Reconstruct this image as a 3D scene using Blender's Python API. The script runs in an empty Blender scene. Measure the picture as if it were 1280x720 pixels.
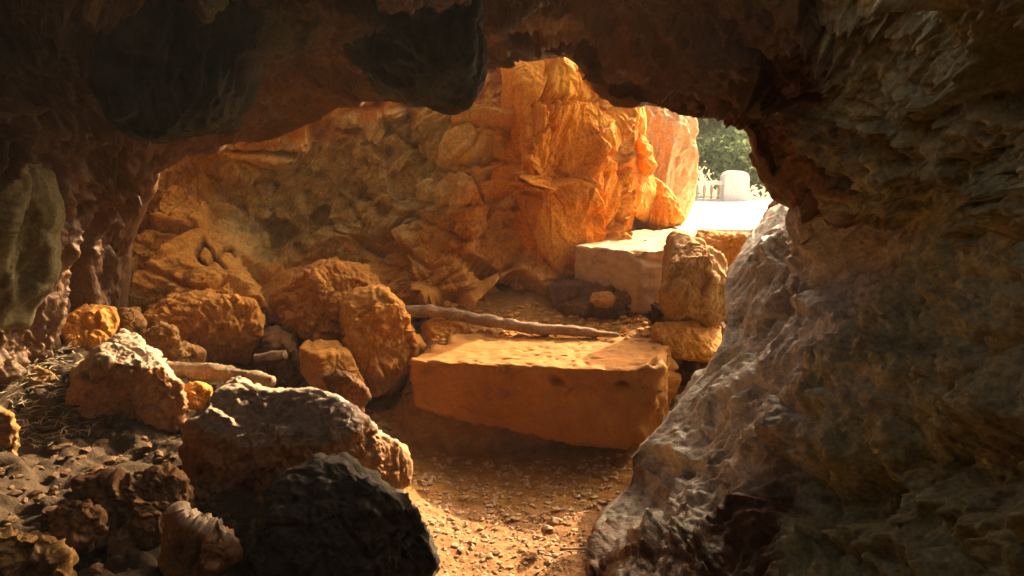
import bpy, bmesh, math, random
import numpy as np
from mathutils import Vector, Matrix

# ------------------------------------------------------------------ camera, sky, sun, exposure
SC = bpy.context.scene
COL = SC.collection
R = math.radians
F = 967.0
PITCH = R(9.4)
EYE = 1.6
cam_d = bpy.data.cameras.new('camera'); cam = bpy.data.objects.new('camera', cam_d); COL.objects.link(cam)
cam_d.sensor_width = 36; cam_d.lens = 36 * F / 1280; cam_d.clip_start = 0.05; cam_d.clip_end = 3000
cam.location = (0, 0, EYE); cam.rotation_euler = (R(90) - PITCH, 0, 0)
SC.camera = cam

SUN_DIR = Vector((0.54, 0.62, 0.57)).normalized()      # towards the sun
SUN_EL = math.asin(SUN_DIR.z); SUN_ROT = math.atan2(SUN_DIR.x, SUN_DIR.y)
w = bpy.data.worlds.new('World'); SC.world = w; w.use_nodes = True
nt = w.node_tree; bg = nt.nodes['Background']
sky = nt.nodes.new('ShaderNodeTexSky'); sky.sky_type = 'NISHITA'; sky.sun_disc = False
sky.sun_elevation = SUN_EL; sky.sun_rotation = SUN_ROT; sky.air_density = 0.6; sky.dust_density = 10.0; sky.ozone_density = 0.0
nt.links.new(sky.outputs[0], bg.inputs[0]); bg.inputs[1].default_value = 0.15
sun_d = bpy.data.lights.new('sun', 'SUN'); sun_d.energy = 3.2; sun_d.angle = R(0.6); sun_d.color = (1.0, 0.87, 0.68)
sun = bpy.data.objects.new('sun', sun_d); COL.objects.link(sun)
sun.rotation_euler = (-SUN_DIR).to_track_quat('-Z', 'Y').to_euler()
SC.view_settings.view_transform = 'Standard'; SC.view_settings.look = 'None'
SC.view_settings.exposure = 2.08; SC.view_settings.gamma = 1.0
SC.view_settings.use_white_balance = True; SC.view_settings.white_balance_temperature = 9200; SC.view_settings.white_balance_tint = 10
SC.cycles.max_bounces = 10; SC.cycles.diffuse_bounces = 7; SC.cycles.sample_clamp_indirect = 8
SC.cycles.use_denoising = True

# ------------------------------------------------------------------ numpy noise
rs = np.random.RandomState(7)
PERM = rs.permutation(256).astype(np.int32); PERM = np.concatenate([PERM, PERM])
G3 = rs.normal(size=(256, 3)); G3 /= np.linalg.norm(G3, axis=1)[:, None]; G3 = G3.astype(np.float32)
RV = rs.rand(256, 3).astype(np.float32)
def hsh(i, j, k):
    return PERM[PERM[PERM[i & 255] + (j & 255)] + (k & 255)]
def perlin(p, f=1.0, seed=0.0):
    q = (p * f + seed * 17.31).astype(np.float32)
    i = np.floor(q).astype(np.int32); r = q - i; u = r * r * r * (r * (r * 6 - 15) + 10)
    out = 0
    for dx in (0, 1):
        wx = u[:, 0] if dx else 1 - u[:, 0]
        for dy in (0, 1):
            wy = u[:, 1] if dy else 1 - u[:, 1]
            for dz in (0, 1):
                wz = u[:, 2] if dz else 1 - u[:, 2]
                g = G3[hsh(i[:, 0] + dx, i[:, 1] + dy, i[:, 2] + dz)]
                d = g[:, 0] * (r[:, 0] - dx) + g[:, 1] * (r[:, 1] - dy) + g[:, 2] * (r[:, 2] - dz)
                out = out + wx * wy * wz * d
    return out * 1.6
def fbm(p, f=1.0, o=3, seed=0.0, g=0.5):
    s = 0; a = 1.0
    for k in range(o):
        s = s + a * perlin(p, f, seed + k); f *= 2.03; a *= g
    return s
def ridged(p, f=1.0, o=2, seed=0.0, g=0.5):
    s = 0; a = 1.0
    for k in range(o):
        s = s + a * (1 - 2 * np.abs(perlin(p, f, seed + k))); f *= 2.1; a *= g
    return s
def worley(p, f=1.0, seed=0.0):
    q = (p * f + seed * 13.7).astype(np.float32); i = np.floor(q).astype(np.int32); r = q - i
    n = len(q); f1 = np.full(n, 9., np.float32); f2 = np.full(n, 9., np.float32); idc = np.zeros(n, np.int32)
    for dx in (-1, 0, 1):
        for dy in (-1, 0, 1):
            for dz in (-1, 0, 1):
                h = hsh(i[:, 0] + dx, i[:, 1] + dy, i[:, 2] + dz)
                v = RV[h]
                d = (v[:, 0] + dx - r[:, 0]) ** 2 + (v[:, 1] + dy - r[:, 1]) ** 2 + (v[:, 2] + dz - r[:, 2]) ** 2
                c = d < f1
                f2 = np.where(c, f1, np.minimum(f2, d)); idc = np.where(c, h, idc); f1 = np.where(c, d, f1)
    return np.sqrt(f1), np.sqrt(f2), RV[idc]
def warp(p, f, a, seed=0.0):
    return p + a * np.stack([perlin(p, f, seed + 1.3), perlin(p, f, seed + 2.7), perlin(p, f, seed + 5.1)], 1)
def smooth(a, b, x):
    t = np.clip((x - a) / (b - a), 0, 1); return t * t * (3 - 2 * t)
def blob(px, py, cx, cy, rx, ry, rot=0.0):
    c, s = math.cos(R(rot)), math.sin(R(rot)); dx, dy = px - cx, py - cy
    return np.exp(-(((dx * c + dy * s) / rx) ** 2 + ((-dx * s + dy * c) / ry) ** 2))

# ------------------------------------------------------------------ pixels of the photograph -> points of the place
def W(px, py, y):
    px = np.asarray(px, float); py = np.asarray(py, float); y = np.asarray(y, float)
    x = (px - 640) / F; u = (360 - py) / F
    dy = math.cos(PITCH) + u * math.sin(PITCH); dz = -math.sin(PITCH) + u * math.cos(PITCH)
    t = y / dy
    return np.stack(np.broadcast_arrays(x * t, y, EYE + dz * t), -1)
def PIX(p):
    q = p - np.array([0, 0, EYE]); f = q[..., 1] * math.cos(PITCH) - q[..., 2] * math.sin(PITCH)
    u = q[..., 1] * math.sin(PITCH) + q[..., 2] * math.cos(PITCH)
    f = np.where(np.abs(f) < 1e-3, 1e-3, f)
    return 640 + F * q[..., 0] / f, 360 - F * u / f
def rbf(pts):
    pts = np.array(pts, float); xy = pts[:, :2]; n = len(pts)
    sc = 300.0 if np.abs(xy).max() > 50 else 1.0
    X = xy / sc
    def K(d2): return 0.5 * d2 * np.log(d2 + 1e-9)
    A = np.zeros((n + 3, n + 3)); d2 = ((X[:, None] - X[None]) ** 2).sum(-1)
    A[:n, :n] = K(d2) + np.eye(n) * 0.004; A[:n, n] = 1; A[:n, n + 1:] = X; A[n, :n] = 1; A[n + 1:, :n] = X.T
    b = np.zeros(n + 3); b[:n] = pts[:, 2]; c = np.linalg.solve(A, b)
    def ev(x, y):
        s = x.shape; x = x.ravel() / sc; y = y.ravel() / sc
        o = c[n] + c[n + 1] * x + c[n + 2] * y
        for i in range(n):
            o = o + c[i] * K((x - X[i, 0]) ** 2 + (y - X[i, 1]) ** 2)
        return o.reshape(s)
    return ev

# ------------------------------------------------------------------ meshes
def normals(G, wrap=False):
    du = np.gradient(G, axis=0); dv = np.gradient(G, axis=1)
    if wrap:
        dv = (np.roll(G, -1, 1) - np.roll(G, 1, 1)) / 2
    n = np.cross(du, dv); return n / (np.linalg.norm(n, axis=-1, keepdims=True) + 1e-12)
def mesh_np(name, V, Q, mat, parent=None, smooth_=True, attrs=None):
    V = np.ascontiguousarray(V, np.float32); Q = np.ascontiguousarray(Q, np.int32)
    me = bpy.data.meshes.new(name); k = Q.shape[1]
    me.vertices.add(len(V)); me.vertices.foreach_set('co', V.ravel())
    me.loops.add(Q.size); me.loops.foreach_set('vertex_index', Q.ravel())
    me.polygons.add(len(Q)); me.polygons.foreach_set('loop_start', np.arange(0, Q.size, k, dtype=np.int32))
    me.polygons.foreach_set('use_smooth', np.full(len(Q), smooth_))
    me.update(calc_edges=True)
    for nm, a in (attrs or {}).items():
        t = me.attributes.new(nm, 'FLOAT', 'POINT'); t.data.foreach_set('value', np.ascontiguousarray(a, np.float32).ravel())
    if mat: me.materials.append(mat)
    o = bpy.data.objects.new(name, me); COL.objects.link(o)
    if parent: o.parent = parent
    return o
def grid_quads(nu, nv, wrap=False, flip=False):
    i = np.arange(nu - 1)[:, None]; j = np.arange(nv if wrap else nv - 1)[None]
    a = i * nv + j; b = i * nv + (j + 1) % nv; c = (i + 1) * nv + (j + 1) % nv; d = (i + 1) * nv + j
    q = np.stack([a, b, c, d], -1).reshape(-1, 4)
    return q[:, ::-1] if flip else q
def tag(o, label=None, cat=None, group=None, kind=None):
    if label: o['label'] = label
    if cat: o['category'] = cat
    if group: o['group'] = group
    if kind: o['kind'] = kind
    return o
def empty(name, loc=(0, 0, 0)):
    o = bpy.data.objects.new(name, None); COL.objects.link(o); o.location = loc; return o
def bm_obj(name, bm, mat, parent=None, sm=False):
    me = bpy.data.meshes.new(name); bm.to_mesh(me); bm.free()
    if sm: me.polygons.foreach_set('use_smooth', [True] * len(me.polygons))
    if mat: me.materials.append(mat)
    o = bpy.data.objects.new(name, me); COL.objects.link(o)
    if parent: o.parent = parent
    return o

# ------------------------------------------------------------------ materials
def rock_mat(name, a, b, c, scale=2.5, rough=0.85, bump=0.5, tint=None, tint2=None, spec=0.3, fine=60):
    """a, b: the two stone colours, c: stain veins; tint / tint2: colours of the attribute zones (lichen, clay, daylight painted on boulder tops and right wall)"""
    m = bpy.data.materials.new(name); m.use_nodes = True; t = m.node_tree; N = t.nodes; L = t.links
    bs = N['Principled BSDF']; bs.inputs['Roughness'].default_value = rough; bs.inputs['Specular IOR Level'].default_value = spec
    geo = N.new('ShaderNodeNewGeometry'); P = geo.outputs['Position']
    def noise(s, det=5, r=0.6, dist=0.0):
        n = N.new('ShaderNodeTexNoise'); n.inputs['Scale'].default_value = s; n.inputs['Detail'].default_value = det
        n.inputs['Roughness'].default_value = r; n.inputs['Distortion'].default_value = dist; L.new(P, n.inputs['Vector']); return n.outputs['Fac']
    def ramp(x, lo, hi):
        r = N.new('ShaderNodeMapRange'); r.inputs[1].default_value = lo; r.inputs[2].default_value = hi; L.new(x, r.inputs[0]); return r.outputs[0]
    def mix(f, x, y):
        n = N.new('ShaderNodeMix'); n.data_type = 'RGBA'
        for sck, v in ((n.inputs[6], x), (n.inputs[7], y)):
            if isinstance(v, tuple): sck.default_value = (*v, 1)
            else: L.new(v, sck)
        L.new(f, n.inputs[0]); return n.outputs[2]
    col = mix(ramp(noise(scale, 8, 0.65, 0.6), 0.38, 0.62), a, b)
    col = mix(ramp(noise(scale * 3.1, 6, 0.7, 1.2), 0.55, 0.72), col, c)
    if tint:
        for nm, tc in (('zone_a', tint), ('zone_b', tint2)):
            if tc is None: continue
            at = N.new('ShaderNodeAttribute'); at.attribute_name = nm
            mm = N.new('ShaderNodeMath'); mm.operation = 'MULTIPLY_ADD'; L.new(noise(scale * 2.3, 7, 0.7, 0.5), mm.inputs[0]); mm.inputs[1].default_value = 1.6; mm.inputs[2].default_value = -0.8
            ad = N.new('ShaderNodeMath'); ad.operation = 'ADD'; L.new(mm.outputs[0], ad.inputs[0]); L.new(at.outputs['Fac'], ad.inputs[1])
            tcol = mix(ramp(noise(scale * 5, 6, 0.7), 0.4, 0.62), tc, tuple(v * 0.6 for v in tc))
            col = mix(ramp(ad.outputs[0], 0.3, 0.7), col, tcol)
    if name == 'ochre_limestone':
        at = N.new('ShaderNodeAttribute'); at.attribute_name = 'mark'; col = mix(at.outputs['Fac'], col, (0.10, 0.035, 0.01))
    hs = mix(ramp(noise(fine, 4, 0.7), 0.3, 0.75), tuple([0.8 if 'concrete' in name else 0.55] * 3), tuple([1.12 if 'concrete' in name else 1.25] * 3))
    mu = N.new('ShaderNodeMix'); mu.data_type = 'RGBA'; mu.blend_type = 'MULTIPLY'; mu.inputs[0].default_value = 1
    L.new(col, mu.inputs[6]); L.new(hs, mu.inputs[7]); L.new(mu.outputs[2], bs.inputs['Base Color'])
    b1 = N.new('ShaderNodeBump'); b1.inputs['Strength'].default_value = bump; b1.inputs['Distance'].default_value = 0.02
    L.new(noise(22, 8, 0.65, 0.3), b1.inputs['Height'])
    b2 = N.new('ShaderNodeBump'); b2.inputs['Strength'].default_value = bump * 0.8; b2.inputs['Distance'].default_value = 0.004
    L.new(noise(fine * 2.2, 5, 0.7), b2.inputs['Height']); L.new(b1.outputs[0], b2.inputs['Normal']); L.new(b2.outputs[0], bs.inputs['Normal'])
    return m
OCHRE = (0.56, 0.26, 0.07); AMBER = (0.66, 0.28, 0.05); RUST = (0.38, 0.12, 0.03); OLIVE = (0.62, 0.44, 0.15); GREY = (0.42, 0.38, 0.32)
BROWN = (0.24, 0.12, 0.05)
M_back = rock_mat('ochre_limestone', (0.62, 0.32, 0.075), (0.68, 0.28, 0.045), RUST, 2.2, tint=OLIVE, tint2=AMBER)
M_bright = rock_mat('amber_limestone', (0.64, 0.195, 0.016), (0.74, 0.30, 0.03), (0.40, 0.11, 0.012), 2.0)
M_far = rock_mat('pale_limestone', (0.66, 0.40, 0.18), (0.70, 0.46, 0.24), (0.5, 0.2, 0.06), 3)
M_arch = rock_mat('brown_limestone', (0.12, 0.052, 0.018), (0.19, 0.082, 0.026), (0.07, 0.03, 0.012), 2.0, rough=0.52, spec=0.45, bump=0.8, tint=(0.54, 0.47, 0.24), tint2=(0.66, 0.59, 0.47))  # tint2: grey rock, paled further for daylight on the right wall
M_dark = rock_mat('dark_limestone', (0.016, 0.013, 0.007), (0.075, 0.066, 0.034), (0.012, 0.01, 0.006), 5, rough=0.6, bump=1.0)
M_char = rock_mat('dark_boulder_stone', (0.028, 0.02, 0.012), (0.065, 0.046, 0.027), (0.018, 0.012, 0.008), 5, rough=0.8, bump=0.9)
M_pale = rock_mat('pale_olive_stone', (0.18, 0.15, 0.07), (0.26, 0.21, 0.10), (0.16, 0.13, 0.07), 3, rough=0.7)
M_boul = rock_mat('boulder_stone', (0.32, 0.15, 0.045), (0.40, 0.22, 0.08), (0.22, 0.09, 0.03), 4)
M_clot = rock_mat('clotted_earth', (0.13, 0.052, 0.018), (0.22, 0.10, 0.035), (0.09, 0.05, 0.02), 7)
M_boulg = rock_mat('grey_boulder_stone', (0.34, 0.145, 0.055), (0.38, 0.19, 0.085), (0.28, 0.12, 0.05), 5, rough=0.7, tint=(0.48, 0.34, 0.24))  # tint: light from above, painted on the boulder tops
M_rub = rock_mat('rubble_stone', (0.09, 0.042, 0.018), (0.17, 0.09, 0.045), (0.2, 0.1, 0.05), 9, rough=0.8)
M_boulo = rock_mat('orange_boulder_stone', (0.50, 0.20, 0.038), (0.58, 0.27, 0.065), (0.40, 0.14, 0.03), 4)
M_soil = rock_mat('cave_earth', (0.28, 0.13, 0.052), (0.36, 0.18, 0.08), (0.26, 0.11, 0.05), 3, rough=0.95, bump=0.8, tint=(0.085, 0.05, 0.026), tint2=(0.36, 0.16, 0.035))
M_conc = rock_mat('stained_concrete', (0.31, 0.11, 0.018), (0.42, 0.18, 0.04), (0.18, 0.06, 0.012), 1.8, rough=0.8, bump=0.3)
M_conc2 = rock_mat('pale_concrete', (0.44, 0.26, 0.13), (0.54, 0.36, 0.20), (0.28, 0.15, 0.07), 2.5, rough=0.85, bump=0.25)
M_white = rock_mat('white_paint', (0.78, 0.77, 0.74), (0.82, 0.81, 0.78), (0.7, 0.68, 0.62), 1.5, rough=0.8, bump=0.1)
M_rail = rock_mat('pink_brown_concrete', (0.50, 0.36, 0.28), (0.58, 0.42, 0.33), (0.42, 0.26, 0.2), 5, rough=0.8, bump=0.1)
M_ground = rock_mat('outdoor_ground', (0.22, 0.17, 0.10), (0.10, 0.12, 0.05), (0.28, 0.22, 0.14), 1.2)
M_bark = rock_mat('bark', (0.26, 0.16, 0.09), (0.40, 0.27, 0.16), (0.2, 0.1, 0.04), 9, bump=0.6)
M_straw = rock_mat('dry_straw', (0.24, 0.17, 0.10), (0.42, 0.34, 0.24), (0.3, 0.22, 0.14), 20, rough=0.8, bump=0.1)
M_peb = rock_mat('pebble_stone', (0.40, 0.23, 0.12), (0.50, 0.34, 0.22), (0.30, 0.15, 0.07), 9)
M_leafl = rock_mat('leaf_litter', (0.36, 0.2, 0.1), (0.46, 0.3, 0.18), (0.2, 0.1, 0.05), 9, bump=0.1)
def leaf_mat():
    m = bpy.data.materials.new('green_leaf'); m.use_nodes = True; t = m.node_tree; bs = t.nodes['Principled BSDF']
    n = t.nodes.new('ShaderNodeTexNoise'); n.inputs['Scale'].default_value = 3; n.inputs['Detail'].default_value = 6
    g = t.nodes.new('ShaderNodeNewGeometry'); t.links.new(g.outputs['Position'], n.inputs['Vector'])
    r = t.nodes.new('ShaderNodeValToRGB'); r.color_ramp.elements[0].color = (0.16, 0.24, 0.10, 1); r.color_ramp.elements[1].color = (0.26, 0.34, 0.17, 1)
    r.color_ramp.elements[0].position = 0.35; r.color_ramp.elements[1].position = 0.65
    t.links.new(n.outputs['Fac'], r.inputs[0]); t.links.new(r.outputs[0], bs.inputs['Base Color']); bs.inputs['Roughness'].default_value = 0.5
    tr = t.nodes.new('ShaderNodeBsdfTranslucent'); t.links.new(r.outputs[0], tr.inputs[0]); ms = t.nodes.new('ShaderNodeMixShader'); ms.inputs[0].default_value = 0.65
    t.links.new(bs.outputs[0], ms.inputs[1]); t.links.new(tr.outputs[0], ms.inputs[2]); t.links.new(ms.outputs[0], t.nodes['Material Output'].inputs[0])
    return m
M_leaf = leaf_mat()

# ------------------------------------------------------------------ relief recipes (metres along the normal)
def cracked(p, f, width=0.10, seed=0.0, wa=0.25):
    """0..1, 1 in the joints between blocks"""
    q = warp(p, f * 0.9, wa / f, seed); f1, f2, rv = worley(q, f, seed)
    return 1 - smooth(0.0, width, f2 - f1), rv, f1
def facet(p, f, seed=0.0, wa=0.3):
    q = (warp(p, f * 1.1, wa / f, seed) * f + seed * 13.7).astype(np.float32); i = np.floor(q).astype(np.int32); r = q - i
    n = len(q); f1 = np.full(n, 9., np.float32); f2 = np.full(n, 9., np.float32); h = np.zeros(n, np.float32)
    for dx in (-1, 0, 1):
        for dy in (-1, 0, 1):
            for dz in (-1, 0, 1):
                hh = hsh(i[:, 0] + dx, i[:, 1] + dy, i[:, 2] + dz); v = RV[hh]; g = G3[(hh + 91) & 255]
                ex, ey, ez = r[:, 0] - v[:, 0] - dx, r[:, 1] - v[:, 1] - dy, r[:, 2] - v[:, 2] - dz
                d = ex * ex + ey * ey + ez * ez; c = d < f1
                hv = g[:, 0] * ex + g[:, 1] * ey + g[:, 2] * ez + (v[:, 0] - .5) * 0.5
                f2 = np.where(c, f1, np.minimum(f2, d)); h = np.where(c, hv, h); f1 = np.where(c, d, f1)
    e = np.sqrt(f2) - np.sqrt(f1); return h / f * smooth(-0.01, 0.08, e), e
def rugged(p, amp=1.0, seed=0.0, f0=1.0):
    a, ea = facet(p * np.array([1, 1, 0.8]), 2.3 * f0, seed, 0.25)
    b, eb = facet(p, 6.0 * f0, seed + 3, 0.3)
    c, ec = facet(p, 17.0 * f0, seed + 5, 0.35)
    patch = smooth(-0.3, 0.3, perlin(p, 1.3 * f0, seed + 9))
    h = 0.06 * fbm(p, 1.3 * f0, 2, seed) + 0.50 * a - 0.05 * (1 - smooth(0, 0.06, ea)) * patch + 0.30 * b - 0.016 * (1 - smooth(0, 0.08, eb)) * (0.3 + patch)
    h += 0.40 * c + 0.018 * ridged(p, 8 * f0, 4, seed + 4, 0.62) * (0.3 + patch) + 0.004 * fbm(p, 34 * f0, 2, seed + 6)
    return amp * h
def rugged_old(p, amp=1.0, seed=0.0, f0=1.0):
    cr, rv, f1 = cracked(p * np.array([1, 1, 0.8]), 2.2 * f0, 0.13, seed)
    cr2, rv2, g1 = cracked(p, 6.5 * f0, 0.2, seed + 3)
    patch = smooth(-0.25, 0.35, perlin(p, 1.3 * f0, seed + 9))
    h = 0.09 * fbm(p, 1.5 * f0, 3, seed) + 0.045 * (rv[:, 0] - 0.5) * 2 - 0.055 * cr * (0.3 + patch)
    h += 0.02 * (rv2[:, 1] - 0.5) * 2 - 0.018 * cr2 * patch + 0.022 * ridged(p, 5 * f0, 3, seed + 4, 0.55) + 0.006 * fbm(p, 24 * f0, 2, seed + 6)
    return amp * h
def flutes(p, seed=0.0, f=6.0, axis=(0, 0, 1), st=0.22):
    a = np.array(axis, float); a /= np.linalg.norm(a); d = p @ a
    q = p - np.outer(d, a) * (1 - st); q = warp(q, 2.0, 0.10, seed)
    return ridged(q, f, 3, seed, 0.5)

# ------------------------------------------------------------------ the arch of rock we look out from under: right wall, ceiling, left wall in one shell
LIP = [(165, 640, 4.2), (150, 540, 4.25), (148, 470, 4.3), (150, 400, 4.3), (152, 350, 4.3), (160, 300, 4.25), (176, 250, 4.2), (192, 222, 4.1), (207, 196, 4.0), (232, 190, 4.0), (262, 186, 3.95),
       (300, 180, 3.9), (332, 174, 3.85), (360, 166, 3.8), (392, 150, 3.8), (420, 133, 3.75), (450, 130, 3.7), (500, 128, 3.65), (540, 118, 3.65), (575, 110, 3.65), (600, 92, 3.7), (640, 74, 3.9), (672, 70, 4.0),
       (700, 68, 4.1), (716, 72, 4.15), (735, 94, 4.05), (748, 112, 4.0), (772, 127, 3.9), (800, 131, 3.8), (828, 140, 3.7), (852, 150, 3.55), (885, 152, 3.4), (915, 158, 3.3), (934, 172, 3.22),
       (943, 196, 3.18), (955, 220, 3.15), (976, 242, 3.15), (990, 260, 3.2), (984, 278, 3.7), (958, 296, 3.85), (932, 318, 3.85), (914, 345, 3.8), (908, 380, 3.7), (910, 410, 3.6), (902, 432, 3.55), (880, 466, 3.5), (850, 506, 3.42),
       (815, 545, 3.35), (785, 570, 3.3), (790, 592, 3.28), (783, 612, 3.22), (756, 642, 3.12), (744, 668, 3.0), (738, 720, 2.75), (732, 790, 2.5), (722, 900, 2.2), (716, 1000, 2.0)]
LIP = np.array(LIP, float); LIP[:, 0] += 12 * ((LIP[:, 0] > 905) & (LIP[:, 1] < 285)); LIP[:, 1] -= 5 * ((LIP[:, 0] > 780) & (LIP[:, 1] < 180)); CEN = np.array([560., 360.])
seg = np.r_[0, np.cumsum(np.linalg.norm(np.diff(LIP[:, :2], axis=0), axis=1))]
NT = 1150
tt = np.linspace(0, seg[-1], NT); lx, ly, ld = (np.interp(tt, seg, LIP[:, k]) for k in range(3))
kern = np.hanning(9); kern /= kern.sum()
def sm1(a): return np.convolve(np.pad(a, 4, mode='edge'), kern, 'valid')
lx, ly, ld = sm1(lx), sm1(ly), sm1(ld)
FORE = [(1280, 720, 1.75), (1280, 560, 1.85), (1280, 400, 2.0), (1280, 250, 2.1), (1280, 100, 1.95), (1280, 0, 1.8), (1060, 720, 2.25), (1150, 500, 2.3), (1050, 520, 2.6), (1000, 600, 2.65), (1050, 400, 2.95), (1060, 335, 3.2), (1010, 320, 3.55), (980, 360, 3.6), (1010, 400, 3.25), (1060, 262, 2.85),
        (1150, 330, 2.6), (1050, 200, 2.75), (1060, 50, 2.5), (1150, 150, 2.4), (900, 50, 2.8), (800, 20, 3.0), (700, 10, 3.0), (640, 0, 2.95), (560, 30, 2.9), (450, 50, 3.0), (300, 20, 2.6), (200, 0, 2.5), (120, 80, 3.1), (60, 60, 2.8),
        (0, 0, 2.4), (0, 150, 2.9), (0, 300, 3.4), (0, 420, 3.6), (70, 300, 3.9), (100, 200, 3.8), (110, 400, 4.1), (-250, 300, 2.6), (-250, 600, 2.4), (0, 620, 3.3), (1500, 200, 1.3), (1500, 700, 1.1), (300, -250, 1.6), (800, -250, 1.7), (1250, -250, 1.3), (-200, -200, 1.5), (900, 900, 1.7), (1300, 950, 1.2), (760, 900, 2.1)]
for k in range(0, len(LIP), 2): FORE.append(tuple(LIP[k] - np.array([0, 0, 0.0])))
fore = rbf(FORE)
dirx, diry = lx - CEN[0], ly - CEN[1]; rad = np.hypot(dirx, diry); dirx /= rad; diry /= rad
NS = 330; s = np.linspace(0, 1, NS) ** 1.08
PX = lx[None] + dirx[None] * (np.maximum(960 - rad, 150))[None] * s[:, None]
PY = ly[None] + diry[None] * (np.maximum(960 - rad, 150))[None] * s[:, None]
ramp_ = smooth(0, 0.12, s)[:, None]
D = ld[None] * (1 - ramp_) + np.maximum(fore(PX, PY), 0.75) * ramp_
D -= 0.10 * np.sin(np.clip(s[:, None] / 0.10, 0, 1) * math.pi / 2)          # rounded lip
FR = W(PX, PY, D)
NR = 46; r_ = np.linspace(0, 1, NR + 1)[1:][::-1]                            # behind the lip
ow = W(lx + dirx, ly + diry, ld) - W(lx, ly, ld); ow /= np.linalg.norm(ow, axis=1)[:, None]
back_len = np.interp(lx, [150, 300, 600, 750, 850, 1000], [1.4, 1.2, 0.9, 0.7, 0.55, 0.6])
BR = FR[0][None] + ow[None] * (r_ ** 1.6)[:, None, None] * back_len[None, :, None] + np.array([0, 1, 0]) * (np.sin(r_ * math.pi / 2) * 0.35)[:, None, None]
NB = 44; b_ = np.linspace(0, 1, NB + 1)[1:]
end = FR[-1]; c3 = np.array([0.1, 0, 1.5])
BE = end[None] * 1.0
BE = np.repeat(BE, NB, 0).copy()
yt = end[None, :, 1] * (1 - b_[:, None]) + (-2.6) * b_[:, None]
lat = 1 + 0.25 * np.sin(b_ * math.pi)[:, None]
BE[..., 0] = c3[0] + (end[None, :, 0] - c3[0]) * lat; BE[..., 2] = c3[2] + (end[None, :, 2] - c3[2]) * lat; BE[..., 1] = yt
NC = 20; c_ = np.linspace(0, 1, NC + 1)[1:]                                  # cap behind the camera
CE = BE[-1][None] * (1 - c_[:, None, None]) + np.array([0.1, -3.0, 1.4]) * c_[:, None, None]
G = np.concatenate([BR, FR, BE, CE], 0); G[..., 2] = np.maximum(G[..., 2], -0.8)
Nn = normals(G)
mid = G[NR + 150, NT // 2]
if np.dot(Nn[NR + 150, NT // 2], np.array([0, 1.5, 1.2]) - mid) < 0: Nn = -Nn; ARCH_FLIP = True
else: ARCH_FLIP = False
gx, gy = PIX(G); gf = G.reshape(-1, 3); gxf, gyf = gx.ravel(), gy.ravel()
infront = smooth(0.3, 0.8, gf[:, 1])
mr = smooth(820, 960, gxf + 0.35 * (gyf - 400)) * smooth(210, 330, gyf) * infront      # right wall, folded flowstone
mu = smooth(960, 1100, gxf) * (1 - smooth(240, 330, gyf))                               # upper right, dripstone stipple
mo = smooth(1010, 1180, gxf + 0.25 * (gyf - 300))                                      # far right, knobbly
ml = (1 - smooth(150, 260, gxf)) * infront
h = 0.75 * rugged(gf, 1.0, 2.0, 1.2) + 0.35 * rugged_old(gf, 1.0, 2.0, 1.1) + 0.03 * flutes(gf, 44.0, 5.0, (0.75, 0.3, -0.5), 0.25) * smooth(560, 640, gxf) * (1 - smooth(200, 300, gyf))
ps = np.stack([gxf / 330, gyf / 330, gf[:, 1] * 0.25], 1)
pw = warp(ps, 1.1, 0.22, 3)
def strands(q, f, st, seed):
    a_ = np.array([0.62, -0.785, 0]); d = q @ a_; return 1 - 2.2 * np.abs(perlin(q - np.outer(d, a_) * (1 - st), f, seed))
fold = strands(pw, 3.4, .16, 5) * 0.065 + strands(pw, 8.5, .10, 6) * 0.040 + strands(pw, 19.0, .12, 7) * 0.024 + strands(pw, 42.0, .15, 8) * 0.009 + 0.04 * fbm(ps, 3, 2, 61)
drip = flutes(gf, 11.0, 7.0, (0.1, 0, 1), 0.30) * 0.035 + 0.03 * ridged(gf, 13, 2, 12)
knob = 0.075 * (0.5 - worley(warp(gf, 5, 0.06, 3), 7.0, 4)[0]) * 2 + 0.02 * ridged(gf, 9, 2, 21)
vert = flutes(gf, 14.0, 4.5, (0.05, 0, 1), 0.18) * 0.115 + flutes(gf, 15.0, 10.0, (0.05, 0, 1), 0.2) * 0.02
ax_ = np.array([0.72, -0.69, 0]); da = pw @ ax_; pq = pw - np.outer(da, ax_) * 0.72
s1_, e1_ = facet(pq, 7.0, 81, .35); s2_, e2_ = facet(pq, 19.0, 82, .35); s3_, _ = facet(gf, 15.0, 83, .4)
fold = fold + 0.22 * s1_ + 0.30 * s2_; knob = knob + 0.55 * s3_; h = h + 0.25 * s3_ * (1 - mr)
h = h * (1 - 0.55 * mr) * (1 - 0.5 * ml) + fold * mr * (1 - 0.6 * mo) + drip * np.maximum(mu, 0.0) + knob * mo * infront + 0.006 * fbm(gf, 30, 2, 65) + vert * ml
hol = 0.30 * blob(gxf, gyf, 1050, 622, 75, 34) + 0.26 * blob(gxf, gyf, 1215, 585, 75, 40) + 0.12 * blob(gxf, gyf, 1260, 120, 40, 90) + 0.10 * blob(gxf, gyf, 830, 100, 30, 16) + 0.10 * blob(gxf, gyf, 138, 195, 9, 16)
hol += 0.15 * blob(gxf, gyf, 1110, 300, 130, 40, -35) * infront
h = h - hol * infront
ridge_idx = np.zeros(G.shape[0]); edge = np.exp(-((np.arange(G.shape[0]) - NR) / 16.0) ** 2)[:, None] * np.ones(NT)
h = h * (1 - 0.80 * edge.ravel())
G2 = (gf + Nn.reshape(-1, 3) * h[:, None])
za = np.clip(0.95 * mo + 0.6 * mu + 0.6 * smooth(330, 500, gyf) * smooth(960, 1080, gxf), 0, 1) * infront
zb = np.clip(blob(gxf, gyf, 985, 350, 85, 75, -40) * 1.2 + 0.85 * blob(gxf, gyf, 920, 520, 240, 130, -50), 0, 1) * infront  # grey slope, its daylight sheen put into the colour as paler patches
q = grid_quads(G.shape[0], NT, flip=ARCH_FLIP)
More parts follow.
